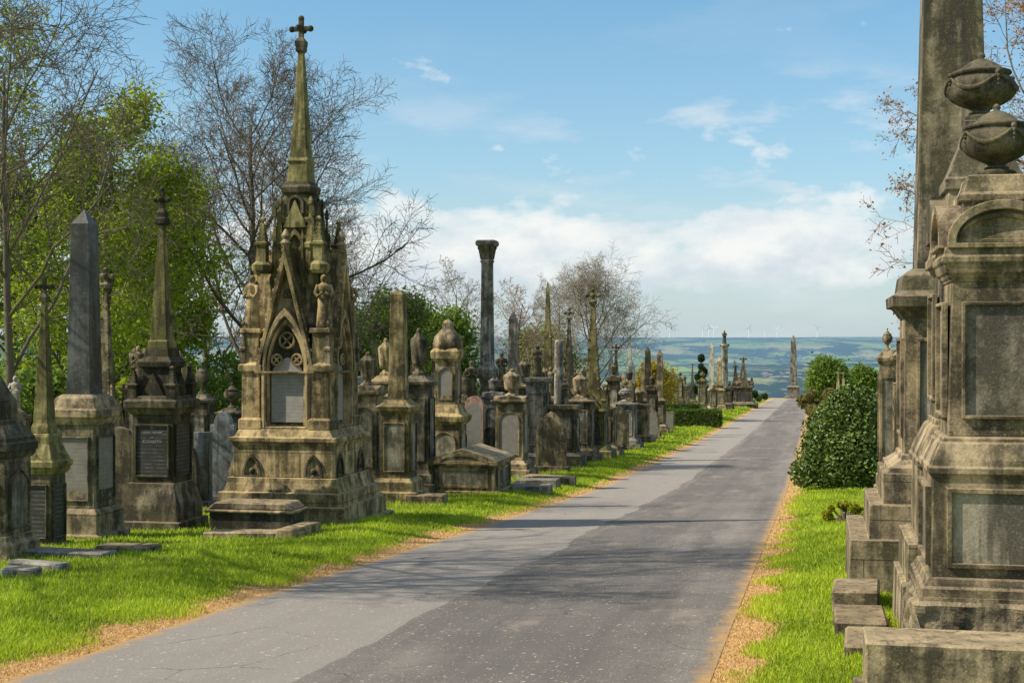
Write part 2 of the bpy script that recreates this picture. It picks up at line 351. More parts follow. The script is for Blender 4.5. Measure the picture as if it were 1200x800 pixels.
def spire_mon(b,d,top,mid,w,sw,mat,label,smat=None,gab=True):
    m=Mon('spire_monument',label,'monument',b,d); yb=400+(EYE-m.g)*F/d; H=yb-mid
    m.loft('plinth',[(yb,w*1.6),(yb-H*.1,w*1.56),(yb-H*.12,w*1.3),(yb-H*.2,w*1.08)],mat,ground=True)
    t=mid+H*.3; m.loft('pedestal',[(yb-H*.2,w),(t,w)],mat); m.panel(m.h(w),m.z(yb-H*.2),m.z(t),.75,'ins_black',kind='point',fr=mat,faces=(0,1))
    m.loft('cornice',[(t,w),(t-H*.03,w*1.2),(t-H*.06,w*1.2),(t-H*.08,w*.8),(mid,sw*1.15)],smat or mat)
    if gab:
        g=G(); hw=m.h(w*1.05)
        for i in range(4): g.prism([(-hw*.8,m.z(t-H*.06)),(hw*.8,m.z(t-H*.06)),(0,m.z(t-H*.3))],face(i,hw),-hw*.98,.015+i*.003)
        mk('gablet',g,smat or mat,m.e)
        for sx in(-1,1):
            for sy in(-1,1): pinnacle(m,sx*hw*.9,sy*hw*.9,m.z(t-H*.05),m.z(t-H*.45),hw*.16,smat or mat)
    fl=top+(mid-top)*.13
    g=G(); pp=m.P([(mid,sw),(fl,sw*.22)]); g.loft(pp,4); spire_crockets(g,pp[0],pp[1],9,m.h(sw)*.2)
    mk('spire',g,smat or mat,m.e); cross(m,top,fl,sw*.75,smat or mat,t=.25); return m
def headstone(b,d,top,w,mat,label,kind='shoulder',rot=ROT,x=None,H=None,group='headstones',pm=None,tilt=0):
    m=Mon('headstone',label,'headstone',b,d,rot,group,x)
    if H is None: H=m.z(top)
    hw=w*m.k/2 if x is None else w; t=0.07
    m.e.rotation_euler=(tilt,tilt*.6,rot)
    if kind=='shoulder': o=[(-hw,-.15),(hw,-.15),(hw,H*.86)]+[(hw*.72*math.cos(a),H*.86+H*.14*math.sin(a)) for a in [i*math.pi/8 for i in range(9)]]+[(-hw,H*.86)]
    elif kind=='round': o=arch(hw,-.15,H-hw,H,7,False)
    elif kind=='point': o=arch(hw,-.15,H-hw*1.6,H,7,True)
    else: o=rect(hw,-.15,H)
    mk('slab',G().prism(o,face(0,0),-t,t),mat,m.e,bev=m.bev)
    mk('base',G().box(-hw*1.2,hw*1.2,-.2,.2,-.15,H*.1),mat,m.e,bev=m.bev)
    q=[(u*.8,max(H*.16,z*.92)) for u,z in o]; g=G(); g.v=[face(0,0)(u,z,t+.004) for u,z in q]; g.f=[tuple(range(len(q)))]
    mk('inscription_panel',g,pm or 'ins_grey',m.e); return m
urn_mon(237,30,424,462,30,'sooty','slim sandstone monument topped by a carved urn')
headstone(262,29,482,30,'granite','blue grey granite headstone with shoulders on grass','shoulder',pm='granite')
headstone(238,27.5,506,20,'granite','plain grey rectangular upright headstone','flat',pm='granite')
urn_mon(272,33,448,478,34,'sooty','sooty pedestal monument with small urn beside headstones')
obel_mon(128,30,415,520,40,18,'green','short mossy obelisk on pedestal under trees')
urn_mon(208,34,440,474,30,'sooty','dark stone pedestal monument with draped urn beneath trees',True)
urn_mon(431,31,412,452,38,'brown','sandstone pedestal carrying a draped urn',True,'round',gab=True)
obel_mon(467,29.5,340,468,44,25,'buff','plain golden sandstone obelisk on panelled pedestal',st=.76,blunt=True)
urn_mon(491,33,384,440,38,'sooty','dark sandstone pedestal with tall draped urn',True)
urn_mon(452,38,396,440,34,'gold','pale sandstone monument with a figure like draped urn',True)
m=Mon('tiered_monument','two tier sandstone monument with domed carved cap','monument',525,37)
m.loft('plinth',[(578,68),(566,66),(562,56),(552,50)],'brown',ground=True); m.loft('pedestal',[(552,46),(498,44)],'brown'); m.panel(m.h(45),m.z(552),m.z(498),.75,kind='round',faces=(0,1))
m.loft('cornice',[(498,46),(494,56),(488,58),(484,46),(474,36)],'buff'); m.loft('upper_stage',[(474,32),(424,30)],'brown'); m.panel(m.h(31),m.z(474),m.z(424),.7,'ins_grey',kind='point',faces=(0,1))
m.loft('cap',[(424,32),(420,40),(412,42),(408,34)],'buff'); m.lathe('dome_ornament',[(408,32),(402,34),(394,30),(388,18),(384,12),(380,14),(376,8),(374,3)],'brown',18,0,0,.06,6)
m=Mon('chest_tomb','low sandstone chest tomb with pediment ends','tomb',552,33.5)
hx,hy=.77,.9
g=G(); g.box(-hx*1.12,hx*1.12,-hy*1.12,hy*1.12,-.15,.16); mk('plinth',g,'buff',m.e,bev=.015)
g=G(); g.box(-hx,hx,-hy,hy,.158,.74); mk('body',g,'brown',m.e,bev=.01)
g=G(); g.box(-hx*1.1,hx*1.1,-hy*1.1,hy*1.1,.738,.84); mk('cornice',g,'buff',m.e,bev=.012)
g=G(); g.prism([(-hx*1.08,.838),(hx*1.08,.838),(hx*.95,.9),(0,1.12),(-hx*.95,.9)],face(0,0,0),-hy*1.08,hy*1.08); mk('roof',g,'brown',m.e,bev=.01)
g=G(); g.frame(arch(hx*.82,.78,.8,1.02,7,False),arch(hx*.62,.8,.81,.95,7,False),face(0,hx,hy*1.08),0,.03); mk('pediment_moulding',g,'gold',m.e)
m.panel(hx,.16,.74,.8,'panel',faces=(0,1),hy=hy)
headstone(556,41,464,22,'pink','tall reddish stone headstone behind chest tomb','round')
m=Mon('column_monument','tall slender grey stone column with ringed shaft and leafy capital','column',571,47)
m.loft('plinth',[(552,50),(544,48),(542,38),(528,36),(522,28)],'brown',ground=True)
m.lathe('shaft',[(524,26),(520,28),(516,22),(505,19),(444,18),(442,24),(438,28),(432,27),(430,21),(426,17),(309,14),(306,17),(304,14)],'grey',24)
g=G(); pr=[(304,15),(298,17),(293,19),(289,20),(287,21)]
g.loft([(m.z(a),w*m.k/2) for a,w in pr],24,0,0,1,.1,8)
for a in range(8): g.ball((20*m.k/2*math.cos(a*.785),20*m.k/2*math.sin(a*.785),m.z(290)),.05,9,1.6)
m.loft('abacus',[(288,25),(286,28),(283,28),(281,24)],'grey')
mk('capital',g,'sooty',m.e)
urn_mon(600,41,432,464,40,'brown','sandstone pedestal with arched panel and draped urn',True,'round','ins_grey',gab=True)
statue_mon(630,46,404,442,30,'grey','grey monument crowned by a carved figure',False)
statue_mon(588,48,412,452,26,'sooty','sooty pedestal with small robed figure beside column',False)
urn_mon(545,44,436,466,30,'brown','brown sandstone pedestal with draped urn beside column',True,gab=True)
obel_mon(642,60,330,440,24,12,'green','very thin tall mossy needle obelisk with finial',st=.35)
m=Mon('column_monument','pale broken column on stepped base','column',655,52)
m.loft('plinth',[(546,36),(536,34),(534,26),(490,24),(486,30),(482,22)],'brown',ground=True); m.lathe('shaft',[(482,16),(478,12),(402,10),(398,7)],'grey',16)
spire_mon(667,58,362,455,28,13,'sooty','slim gothic spire monument with carved finial')
spire_mon(695,52,340,462,36,19,'green','mossy gothic spire monument with gablets and crockets','green')
spire_mon(606,64,392,462,24,11,'green','slender mossy spire monument behind pedestals')
spire_mon(509,50,404,468,28,13,'sooty','small sooty gothic spire monument behind tombs')
statue_mon(662,46,444,474,36,'sooty','squat dark pedestal monument with small kneeling figure',False)
urn_mon(680,50,436,466,34,'brown','sandstone urn monument beside gothic spire',True)
urn_mon(614,50,420,448,30,'sooty','dark pedestal monument with draped urn in second rank',True)
headstone(646,43,482,36,'brown','broad brown sandstone headstone with pointed top','point',pm='sooty')
obel_mon(738,75,404,470,18,7,'pale','small pale obelisk on light stone base',st=.6)
urn_mon(708,54,450,474,30,'brown','brown pedestal monument with arched panel and urn',True,'round',gab=True)
headstone(722,57,476,30,'sooty','broad dark sandstone headstone with shoulders','shoulder',pm='sooty')
urn_mon(733,60,452,470,28,'grey','sandstone monument with round finial',pm='ins_grey')
urn_mon(748,66,454,474,26,'brown','brown sandstone monument with draped urn',True,gab=True)
headstone(763,70,480,20,'brown','brown weathered headstone with rounded top','round')
obel_mon(755,84,420,468,16,9,'brown','brown stone obelisk on low base')
spire_mon(722,78,404,462,20,9,'dark','dark slim gothic spire monument behind pedestals')
def column_statue(b,d,top):
    m=Mon('statue_column','tall column carrying a robed figure','column',b,d); yb=400+(EYE-m.g)*F/d
    m.loft('plinth',[(yb,24),(yb-6,22),(yb-8,17),(yb-22,16),(yb-24,19)],'sooty',ground=True); m.lathe('shaft',[(yb-24,12),(yb-26,9),(top+20,7.5),(top+18,12),(top+16,12)],'grey',12)
    g=G(); statue_g(g,0,0,m.z(top+16),m.z(top)-m.z(top+16),0,False); mk('statue',g,'sooty',m.e,True)
column_statue(849,128,387)
obel_mon(834,120,402,455,13,7,'pale','pale slender obelisk near the hedge')
spire_mon(871,138,419,446,22,9,'sooty','dark clustered gothic monument with pinnacles')
spire_mon(862,142,428,450,16,7,'dark','small dark gothic monument beside a cluster')
obel_mon(843,126,418,455,12,7,'gold','pale gold obelisk beside column')
obel_mon(930,196,393,452,13,9,'grey','slim stone obelisk closing the end of the road',st=.66)
# ================================================================= gothic monument
m=Mon('gothic_monument','ornate sandstone gothic spire monument with statues, gables and steps','monument',353,24.6)
m.loft('steps',[(640,236),(616,236),(615,216),(594,214),(593,198),(578,196),(577,184),(566,174),(560,172)],'ashlar',ground=True)
m.loft('plinth',[(560,160),(524,158),(521,162),(519,162),(518,170),(513,170),(512,158),(500,142)],'ashlar')
hp=m.h(159)
for i in range(4):
    for u in (-hp*.62,hp*.62):
        g=G(); xf0=face(i,hp); xf=(lambda f,u0:(lambda u,z,o:f(u+u0,z,o)))(xf0,u)
        z0,z1=m.z(556),m.z(527); w=.17
        g.frame(arch(w,z0+.02,z0+.05,z1,6),arch(w*.72,z0+.06,z0+.09,z1-.06,6),xf,-.004,.04)
        g.ball(xf(0,z0+.14,0),.055,10)
        mk('trefoil_panel',g,'sooty',m.e,bev=.004)
m.loft('body',[(500,108),(400,104),(392,86),(330,58),(300,50)],'brown')
hb=m.h(108)
bw=m.h(31); z=m.z
for sx in(-1,1):
    for sy in(-1,1):
        c=hb*1.02
        g=G(); g.loft([(z(500),bw*1.15),(z(489),bw*1.15),(z(487),bw*.9),(z(436),bw*.88),(z(434),bw*1.15),(z(427),bw*1.18),(z(424),bw*.85),(z(392),bw*.8),(z(390),bw*1.05),(z(385),bw*1.0)],4,sx*c,sy*c)
        mk('buttress',g,'buff',m.e,bev=.008)
        cp=[(z(500),.07),(z(494),.075),(z(490),.045),(z(442),.043),(z(438),.07),(z(433),.075)]
        mk('colonnette',G().loft(cp,16,sx*c*.66,(hb+.1)*sy),'pink',m.e,True)
        mk('colonnette',G().loft(cp,16,(hb+.1)*sx,sy*c*.66),'pink',m.e,True)
        g=G(); statue_g(g,sx*c*1.04,sy*c*1.04,z(385),z(324)-z(385),math.radians(20)*sx,False); mk('statue',g,'buff',m.e,True)
        g=G(); g.loft([(z(322),.13),(z(318),.17),(z(312),.17),(z(308),.11)],8,sx*c*.82,sy*c*.82); pinnacle_g(g,sx*c*.82,sy*c*.82,z(310),z(256),.08)
        mk('canopy',g,'green',m.e)
        pinnacle(m,sx*c*.56,sy*c*.56,z(392),z(242),bw*.3,'green')
        pinnacle(m,sx*c*.72,sy*c*.3,z(380),z(272),bw*.2,'green'); pinnacle(m,sx*c*.3,sy*c*.72,z(380),z(272),bw*.2,'green')
        pinnacle(m,sx*c*1.22,sy*c*1.22,z(432),z(376),bw*.25,'brown')
for i in range(4):
    xf=face(i,hb); hg=m.h(94)
    g=G(); g.frame([(-hg,z(436)),(hg,z(436)),(hg*.96,z(428)),(0,z(292)),(-hg*.96,z(428))],[(-hg*.86,z(434)),(hg*.86,z(434)),(hg*.82,z(425)),(0,z(311)),(-hg*.82,z(425))],xf,-.4,.22)
    for j in range(12):
        t=(j+.5)/12
        for sgn in(-1,1): g.ball(xf(sgn*hg*.97*(1-t)+sgn*.012,z(428)*(1-t)+z(292)*t+.015,.17),.026,9,1.3)
    mk('gable',g,'buff',m.e,bev=.006)
    g=G(); g.prism([(-hg*.87,z(436)),(hg*.87,z(436)),(hg*.82,z(425)),(0,z(310)),(-hg*.82,z(425))],xf,-.4,.03); mk('gable_wall',g,'brown',m.e)
    g=G(); w=m.h(72)
    g.frame(arch(w,z(498),z(432),z(362),8),arch(w*.89,z(498),z(432),z(371),8),xf,0,.2)
    g.frame(arch(w*.85,z(498),z(432),z(374),8),arch(w*.77,z(498),z(432),z(380),8),xf,0,.13); mk('arch_moulding',g,'gold',m.e,bev=.005)
    g=G(); q=arch(w*.77,z(494),z(432),z(381),8); g.v=[xf(u,zz,.036) for u,zz in q]; g.f=[tuple(range(len(q)))]; mk('niche_back_darkened',g,'dark',m.e)  # darker stone paints in shade so the arch recess looks deeper
    g=G(); g.prism(arch(w*.7,z(492),z(440),z(418),8),xf,.037,.055); mk('inscription_panel',g,'ins_pale',m.e,label='pale arched inscribed marble panel')
    for (u,zz,r) in ((0,z(399),.13),(-.18,z(421),.09),(.18,z(421),.09)):
        g=G()
        pts=[xf(u+r*math.cos(a),zz+r*math.sin(a),.08) for a in [k2*math.pi/8 for k2 in range(17)]]; g.tube(pts,[.022]*17,6)
        for k2 in range(4):
            a=k2*math.pi/2+.78; g.tube([xf(u,zz,.08),xf(u+r*math.cos(a),zz+r*math.sin(a),.08)],[.018,.018],6)
        g.ball(xf(u,zz,.08),.035,9); mk('tracery_rosette',g,'gold',m.e)
    g=G()
    for k2 in range(3):
        a=math.pi/2+k2*2*math.pi/3; g.ball(xf(.05*math.cos(a),z(346)+.05*math.sin(a),.04),.05,9)
    mk('trefoil_boss',g,'sooty',m.e)
    g=G(); xx=xf(0,0,.12); g.loft([(z(298),.04),(z(293),.05),(z(288),.1),(z(284),.05),(z(280),.08),(z(272),.02)],9,xx[0],xx[1]); mk('gable_finial',g,'brown',m.e)
m.loft('upper_stage',[(330,52),(262,44),(261,52),(255,52),(254,42),(232,37),(228,35)],'green')
hu=m.h(47)
for i in range(4):
    xf=face(i,hu)
    g=G(); g.frame(arch(hu*.55,z(318),z(290),z(270),6),arch(hu*.4,z(318),z(290),z(276),6),xf,-.01,.06); g.prism([(-hu*.8,z(268)),(hu*.8,z(268)),(0,z(236))],xf,-.3,.05); mk('lucarne',g,'green',m.e)
    xf=face(i,m.h(40))
    g=G(); g.frame(arch(.15,z(252),z(240),z(230),6),arch(.1,z(250),z(240),z(233),6),xf,-.03,.08); mk('niche',g,'dark',m.e)
for sx in(-1,1):
    for sy in(-1,1): pinnacle(m,sx*hu*1.05,sy*hu*1.05,z(330),z(232),.07,'green')
m.loft('spire_collar',[(228,36),(225,45),(219,47),(216,40),(213,38)],'dark')
g=G(); pp=m.P([(213,34),(192,29),(188,34),(184,27),(60,8)]); g.loft(pp,4); mk('spire',g,'green',m.e,bev=.01)
m.loft('finial_collar',[(62,9),(59,14),(55,14),(52,8)],'dark'); cross(m,22,54,23,'dark',t=.22)
m=Mon('grave_tomb','low sandstone coped tomb block in front of gothic monument','tomb',301,22.2)
g=G(); g.box(-.68,.68,-.28,.28,-.1,.3); mk('body',g,'sooty',m.e,bev=.02)
g=G(); g.box(-.74,.74,-.34,.34,.298,.35); g.prism([(-.7,.349),(.7,.349),(.58,.46),(-.58,.46)],face(0,0,0),-.3,.3); mk('coping',g,'brown',m.e,bev=.02)
def slab(b,d,w,l,h,label,mat='buff',name='grave_slab'):
    x=(b-600)/F*d; g=G(); g.box(-w/2,w/2,-l/2,l/2,-.1,h); o=mk(name,g,mat,None,bev=.02); o.location=(x,d,gz(x,d)); o.rotation_euler=(R.uniform(-.02,.02),R.uniform(-.03,.03),ROT+R.uniform(-.08,.08))
    o['label']=label; o['category']='grave slab'; o['group']='grave slabs'
slab(300,20.9,1.5,.4,.1,'flat weathered ledger stone set in grass','brown')
slab(350,21,.28,1.1,.16,'low kerb stone at grave edge in grass','gold')
slab(75,17.6,1.3,.35,.09,'thin stone slab sunk in grass','grey'); slab(150,18.3,.8,.35,.08,'flat grey slab sunk in grass','brown')
slab(45,16.1,.7,.22,.1,'broken flat stone lying in grass','grey'); slab(25,15.5,.4,.2,.1,'small flat stone lying in grass','grey')
slab(612,34,1.4,.6,.16,'flat ledger stone beside chest tomb','grey'); slab(645,38,1.3,.6,.18,'flat ledger stone in verge grass','brown')
slab(630,36,1.1,.5,.2,'low kerb stone in front of pedestal monument','grey'); slab(500,29,.8,.4,.2,'small sandstone block at grave foot','brown')
# ================================================================= RIGHT ROW
m=Mon('urn_monument','large brown sandstone pedestal monument with curved pediment and garlanded urn','monument',1168,9.5)
hr=m.h(222); bm=bmesh.new(); bmesh.ops.create_cube(bm,size=1)
zt,zb=m.z(703,hr),-.15
bmesh.ops.subdivide_edges(bm,edges=bm.edges[:],cuts=30,use_grid_fill=True)
for v in bm.verts:
    x,y,zz=v.co.x*2*hr,v.co.y*2*hr,zb+(v.co.z+.5)*(zt-zb)
    q=.05*noise.fractal(Vector((x*4,y*4,zz*4)),1,2,4)+.015
    side=max(abs(v.co.x),abs(v.co.y))>.499 and v.co.z<.46
    if side: n_=Vector((x if abs(v.co.x)>.499 else 0,y if abs(v.co.y)>.499 else 0,0)).normalized(); x+=n_.x*q; y+=n_.y*q
    v.co=Vector((x,y,zz))
me=bpy.data.meshes.new('rock_faced_base'); bm.to_mesh(me); bm.free(); me.materials.append(M['rock']); ob=bpy.data.objects.new('rock_faced_base',me); C.objects.link(ob); ob.parent=m.e
m.loft('plinth',[(704,216),(692,216),(691,208),(686,204),(680,198),(679,194)],'brown')
m.loft('lower_die',[(679,186),(562,182),(561,186),(558,186),(557,194),(549,194),(548,188),(540,182),(524,166),(520,162),(519,156),(514,154),(512,146)],'brown')
hd=m.h(184); m.panel(hd,m.z(676,hd),m.z(564,hd),.8,'panel',faces=(0,3),fr='brown',margin=.08)
m.loft('upper_die',[(512,138),(328,126)],'brown'); hd=m.h(132); m.panel(m.h(137),m.z(508,hd),m.z(336,hd),.76,'panel',faces=(0,3),fr='brown',margin=.1)
m.loft('cornice',[(330,130),(326,132),(325,138),(321,138),(320,144),(314,148),(308,150),(307,156),(299,156),(298,150),(290,148),(288,144)],'brown')
z=m.z; hc=m.h(144); g=G()
for i in range(4):
    xf=face(i,hc); zb,zt=z(288,hc)-.01,z(234,hc)
    o=arch(hc*.98,zb,zb+.04,zt,14,False); q=arch(hc*.82,zb+.03,zb+.05,zt-.06,14,False)
    g.frame(o,q,xf,-hc,.04+i*.002); g.prism(q,xf,-hc,-.03-i*.003)
    g.frame(arch(hc*.78,zb+.035,zb+.055,zt-.08,14,False),arch(hc*.7,zb+.06,zb+.07,zt-.11,14,False),xf,-.04,-.005-i*.001)
mk('segmental_pediment',g,'brown',m.e,bev=.004)
m.loft('cap',[(262,104),(236,96),(235,104),(226,104),(225,96),(214,86),(204,80)],'brown')
def garland_urn(m,top,bot,w,mat):
    urn(m,top,bot,w,mat,smoothly=True)
    H=bot-top; r=w*m.k/2
    g=G()
    for a in range(4):
        c=math.pi/4+a*math.pi/2-.4
        pts=[];rad=[]
        for j in range(9):
            t=j/8; ang=c+t*math.pi/2; zz=m.z(top+H*(.38+.2*math.sin(math.pi*t))); pts.append((r*.98*math.cos(ang),r*.98*math.sin(ang),zz)); rad.append(r*(.03+.05*math.sin(math.pi*t)))
        g.tube(pts,rad,8)
        for q in range(4): g.ball((r*.98*math.cos(c),r*.98*math.sin(c),m.z(top+H*(.36+.06*q))),r*(.085-.012*q),9)
    mk('garland',g,mat,m.e,True)
garland_urn(m,122,206,80,'dark')
m=Mon('urn_monument','tall sooty pedestal monument with garlanded urn','monument',1150,11.8)
m.loft('plinth',[(775,226),(690,222),(689,208),(640,206),(639,190),(636,186)],'step',ground=True); m.loft('lower_die',[(636,174),(550,170),(549,180),(541,180),(540,174),(534,172),(504,142),(500,136),(499,130),(492,128)],'brown')
m.loft('upper_die',[(492,122),(318,112)],'sooty'); m.panel(m.h(121),m.z(488),m.z(326),.76,'panel',faces=(0,3),fr='brown')
m.loft('cornice',[(320,114),(316,122),(312,124),(311,136),(300,136),(299,130),(290,126),(280,124)],'brown')
hc=m.h(126); g=G()
for i in range(4):
    xf=face(i,hc); zb,zt=m.z(280,hc)-.01,m.z(228,hc); g.prism(arch(hc*.96,zb,zb+.05,zt,14,False),xf,-hc,.02+i*.003)
mk('segmental_pediment',g,'sooty',m.e,bev=.006)
m.loft('cap',[(242,96),(222,90),(221,100),(208,100),(207,94),(170,60),(150,50),(140,48)],'sooty'); garland_urn(m,62,142,80,'dark')
m=Mon('obelisk_monument','massive weathered stone obelisk on moulded pedestal and steps','obelisk',1114,14.8)
m.loft('steps',[(700,276),(636,274),(635,222),(594,220),(593,184),(556,182)],'step',ground=True)
m.loft('pedestal',[(556,170),(549,168),(548,160),(540,136),(534,132),(533,126),(372,122)],'brown'); m.panel(m.h(124),m.z(528),m.z(378),.76,'panel',faces=(0,3),fr='brown')
m.loft('cornice',[(372,126),(367,132),(364,138),(360,144),(359,158),(346,160),(345,152),(340,136),(322,130),(318,118),(314,104)],'sooty'); m.loft('shaft',[(314,90),(-270,56),(-330,2)],'sooty')
urn_mon(1072,18.5,372,404,46,'brown','brown sandstone pedestal monument with small urn')
urn_mon(1040,31,384,410,20,'brown','slender sandstone pedestal monument with vase finial')
m=Mon('grave_kerb','thick sandstone kerb block at front of family grave','grave kerb',1160,8.6)
g=G(); g.box(-.74,1.5,-.3,.2,-.1,.43); mk('kerb_block',g,'brown',m.e,bev=.012)
g=G(); g.box(-.8,1.55,-.38,.26,-.1,.1); mk('footing',g,'sooty',m.e,bev=.012)
slab(1008,11.8,.42,.75,.14,'flat stone slab beside monuments in grass','brown'); slab(1004,13.2,.42,.8,.2,'flat sandstone slab beside steps','brown'); slab(1030,10.7,.5,.7,.1,'thin flagstone half sunk in grass','brown')
slab(1010,20,.4,.8,.25,'low kerb stone near shrub','brown')
# ================================================================= further rows
cnt=0
def filler(s,d,sc=1):
    global cnt
    x=SL*d+s; b=600+x/d*F
    if b<-60 or b>1260: return
    k=F/d; yb=400+(EYE-gz(x,d))*k; t=R.random(); mat=R.choice(['brown','sooty','grey','buff','green','gold','brown','sooty','granite','dark'])
    nm={'brown':'brown sandstone','sooty':'soot blackened','grey':'grey stone','buff':'buff sandstone','green':'mossy','gold':'golden sandstone','granite':'blue grey granite','dark':'blackened sandstone'}[mat]
    cnt+=1
    if t<.3: headstone(b,d,yb-k*R.uniform(1.1,2.0)*sc,k*R.uniform(.6,.9),mat,nm+' headstone standing in the grass',R.choice(['shoulder','round','point','flat']),tilt=R.uniform(-.05,.05))
    elif t<.62:
        h=R.uniform(2.3,3.8)*sc; urn_mon(b,d,yb-k*h,yb-k*h*.82,k*R.uniform(.55,.8),mat,nm+' pedestal monument with carved urn',R.random()<.6,R.choice(['rect','round','point']),gab=R.random()<.5)
    elif t<.76:
        h=R.uniform(3,5.2)*sc; obel_mon(b,d,yb-k*h,yb-k*h*.42,k*R.uniform(.55,.8),k*.4,mat,nm+' obelisk on stepped pedestal')
    elif t<.88: statue_mon(b,d,yb-k*3.4*sc,yb-k*2.2*sc,k*.7,mat,nm+' pedestal with robed stone figure',R.random()<.5)
    else: spire_mon(b,d,yb-k*4.8*sc,yb-k*2.2*sc,k*.7,k*.38,mat,nm+' gothic spire monument with finial')
for s0,da,db,st,sc in ((-8.4,62,82,2.8,.9),(-8.6,112,168,3.4,.95),(-10.8,44,84,1.9,1.0),(-13.2,27,86,2.3,.95),(-14,108,160,4,.9),(-16.5,26,110,3.4,.8),(1.9,50,170,7,.7),(5.5,38,150,9,.75)):
    d=da
    while d<db:
        filler(s0+R.uniform(-.5,.5),d,sc); d+=st*R.uniform(.8,1.5)
for b,d,t in ((15,24,478),(75,27,490),(140,26,500),(215,27,515),(285,28,530),(415,36,500),(505,42,480),(575,44,500),(615,50,490)):
    headstone(b,d,t,1000/d,R.choice(['brown','sooty','dark']),'weathered upright headstone in second row of graves',R.choice(['round','point','shoulder']),pm='sooty')
# ================================================================= numpy mesh
def npmesh(name,V,Fc,mat,parent=None,col=None,smooth=False):
    V=np.asarray(V,dtype=np.float32); Fc=np.asarray(Fc,dtype=np.int32); k=Fc.shape[1]
    me=bpy.data.meshes.new(name); me.vertices.add(len(V)); me.vertices.foreach_set('co',V.ravel())
    me.loops.add(Fc.size); me.loops.foreach_set('vertex_index',Fc.ravel()); me.polygons.add(len(Fc)); me.polygons.foreach_set('loop_start',np.arange(0,Fc.size,k,dtype=np.int32))
    me.update(calc_edges=True)
    if col is not None:
        a=me.attributes.new('col','FLOAT_COLOR','POINT'); c=np.ones((len(V),4),dtype=np.float32); c[:,:3]=col; a.data.foreach_set('color',c.ravel())
    me.materials.append(M[mat]); o=bpy.data.objects.new(name,me); C.objects.link(o)
    if parent: o.parent=parent
    return o
def leaves(P,size,cols,rng,name,mat,parent,up=0.3):
    n=len(P); a=rng.normal(size=(n,3)); a[:,2]*=.7; a/=np.linalg.norm(a,axis=1)[:,None]
    b=np.cross(a,rng.normal(size=(n,3))); b/=np.linalg.norm(b,axis=1)[:,None]
    sz=(size*rng.uniform(.6,1.4,n))[:,None]
    V=np.stack([P-a*sz,P+b*sz*.55,P+a*sz,P-b*sz*.55],1).reshape(-1,3)
    Fc=np.arange(4*n).reshape(n,4)
    c=np.array(cols); t=rng.random(n)[:,None]; cc=c[0]*(1-t)+c[1]*t; cc*=rng.uniform(.7,1.25,(n,1))
    return npmesh(name,V,Fc,mat,parent,np.repeat(cc,4,0))
def tree(b,d,H,r0,ch,seed,label,leaf=None,leafn=6,leafsize=.13,leafspread=.35,first=.25,trop=.25,spread=(35,60),x=None,ratio=.6,tw=.011,twm='twig',droop=0,name='tree',lean=0,keep=1.0):
    rg=random.Random(seed); rng=np.random.default_rng(seed)
    x=(b-600)/F*d if x is None else x; e=empty(name,label,'tree',x,d,gz(x,d),0,'trees')
    gt=G(); gc=G(); pts_leaf=[]
    L=len(ch)
    def grow(p,dr,ln,r,lev):
        n=[9,6,5,4,3][lev]; pts=[tuple(p)]; rad=[r]; dirs=[dr]
        rend=r*.35 if lev else r*.25
        for i in range(n):
            j=Vector((rg.gauss(0,1),rg.gauss(0,1),rg.gauss(0,1)))*([.04,.12,.17,.2,.22][lev])
            tr=trop if lev<3 else -droop
            dr=(dr+j+Vector((0,0,tr*.35 if lev else .15))).normalized(); p=p+dr*(ln/n)
            pts.append(tuple(p)); rad.append(max(tw*.7,r+(rend-r)*(i+1)/n)); dirs.append(dr)
        (gt if lev<2 else gc).tube(pts,rad,[8,6,4,3,3][lev])
        if lev>=L-1 :
            pts_leaf.extend(pts[1:])
        if lev<L:
            c=ch[lev]
            for q in range(c):
                t=first+(1-first)*(q+rg.random()*.8)/c if lev==0 else .2+.8*(q+rg.random())/c
                i=min(n-1,int(t*n)); fr=t*n-i; pp=Vector(pts[i]).lerp(Vector(pts[i+1]),min(1,fr)); dd=dirs[i]
                ax=dd.orthogonal().normalized(); az=q*2.4+rg.uniform(-.5,.5)
                ax=(ax*math.cos(az)+dd.cross(ax)*math.sin(az)).normalized(); an=math.radians(rg.uniform(*spread))
                nd=(dd*math.cos(an)+ax*math.sin(an)).normalized()
                cl=ln*ratio*(1.15-.65*t)*rg.uniform(.8,1.2) if lev==0 else ln*ratio*(1.1-.5*t)*rg.uniform(.75,1.25)
                rr=max(tw,(rad[i]*.5) if lev<2 else rad[i]*.45)
                grow(pp,nd,cl,rr,lev+1)
    grow(Vector((0,0,-.2)),Vector((lean,0,1)).normalized(),H*.92,r0,0)
    mk('trunk',gt,'bark',e,True); mk('twigs',gc,twm,e)
    if leaf:
        P=np.array(pts_leaf); P=P[rng.random(len(P))<keep]; P=np.repeat(P,leafn,0)+rng.normal(size=(len(P)*leafn,3))*leafspread
        leaves(P,leafsize,leaf,rng,'crown',"leaf",e)
    return e
G1=[(0.28,0.36,0.025),(0.50,0.58,0.06)]; G2=[(0.12,0.20,0.03),(0.27,0.36,0.055)]; G3=[(0.08,0.14,0.035),(0.17,0.24,0.05)]; RU=[(.38,.17,.05),(.5,.27,.09)]
tree(0,16.8,11.5,.18,[14,9,7,6],1,'bare tree with long arching twigs overhanging graves',x=-9.6,spread=(35,70),ratio=.54,trop=.1,droop=.15,tw=.0065,first=.3)
tree(0,14.2,10.5,.16,[13,9,7,5],24,'bare branching tree at the edge of the graves',x=-10.8,ratio=.42,first=.3,tw=.007)
tree(10,30,10,.12,[13,8,7,6],41,'bare twiggy tree leaning over graves',spread=(30,65),ratio=.58,trop=.15,droop=.1,tw=.0065,first=.3)
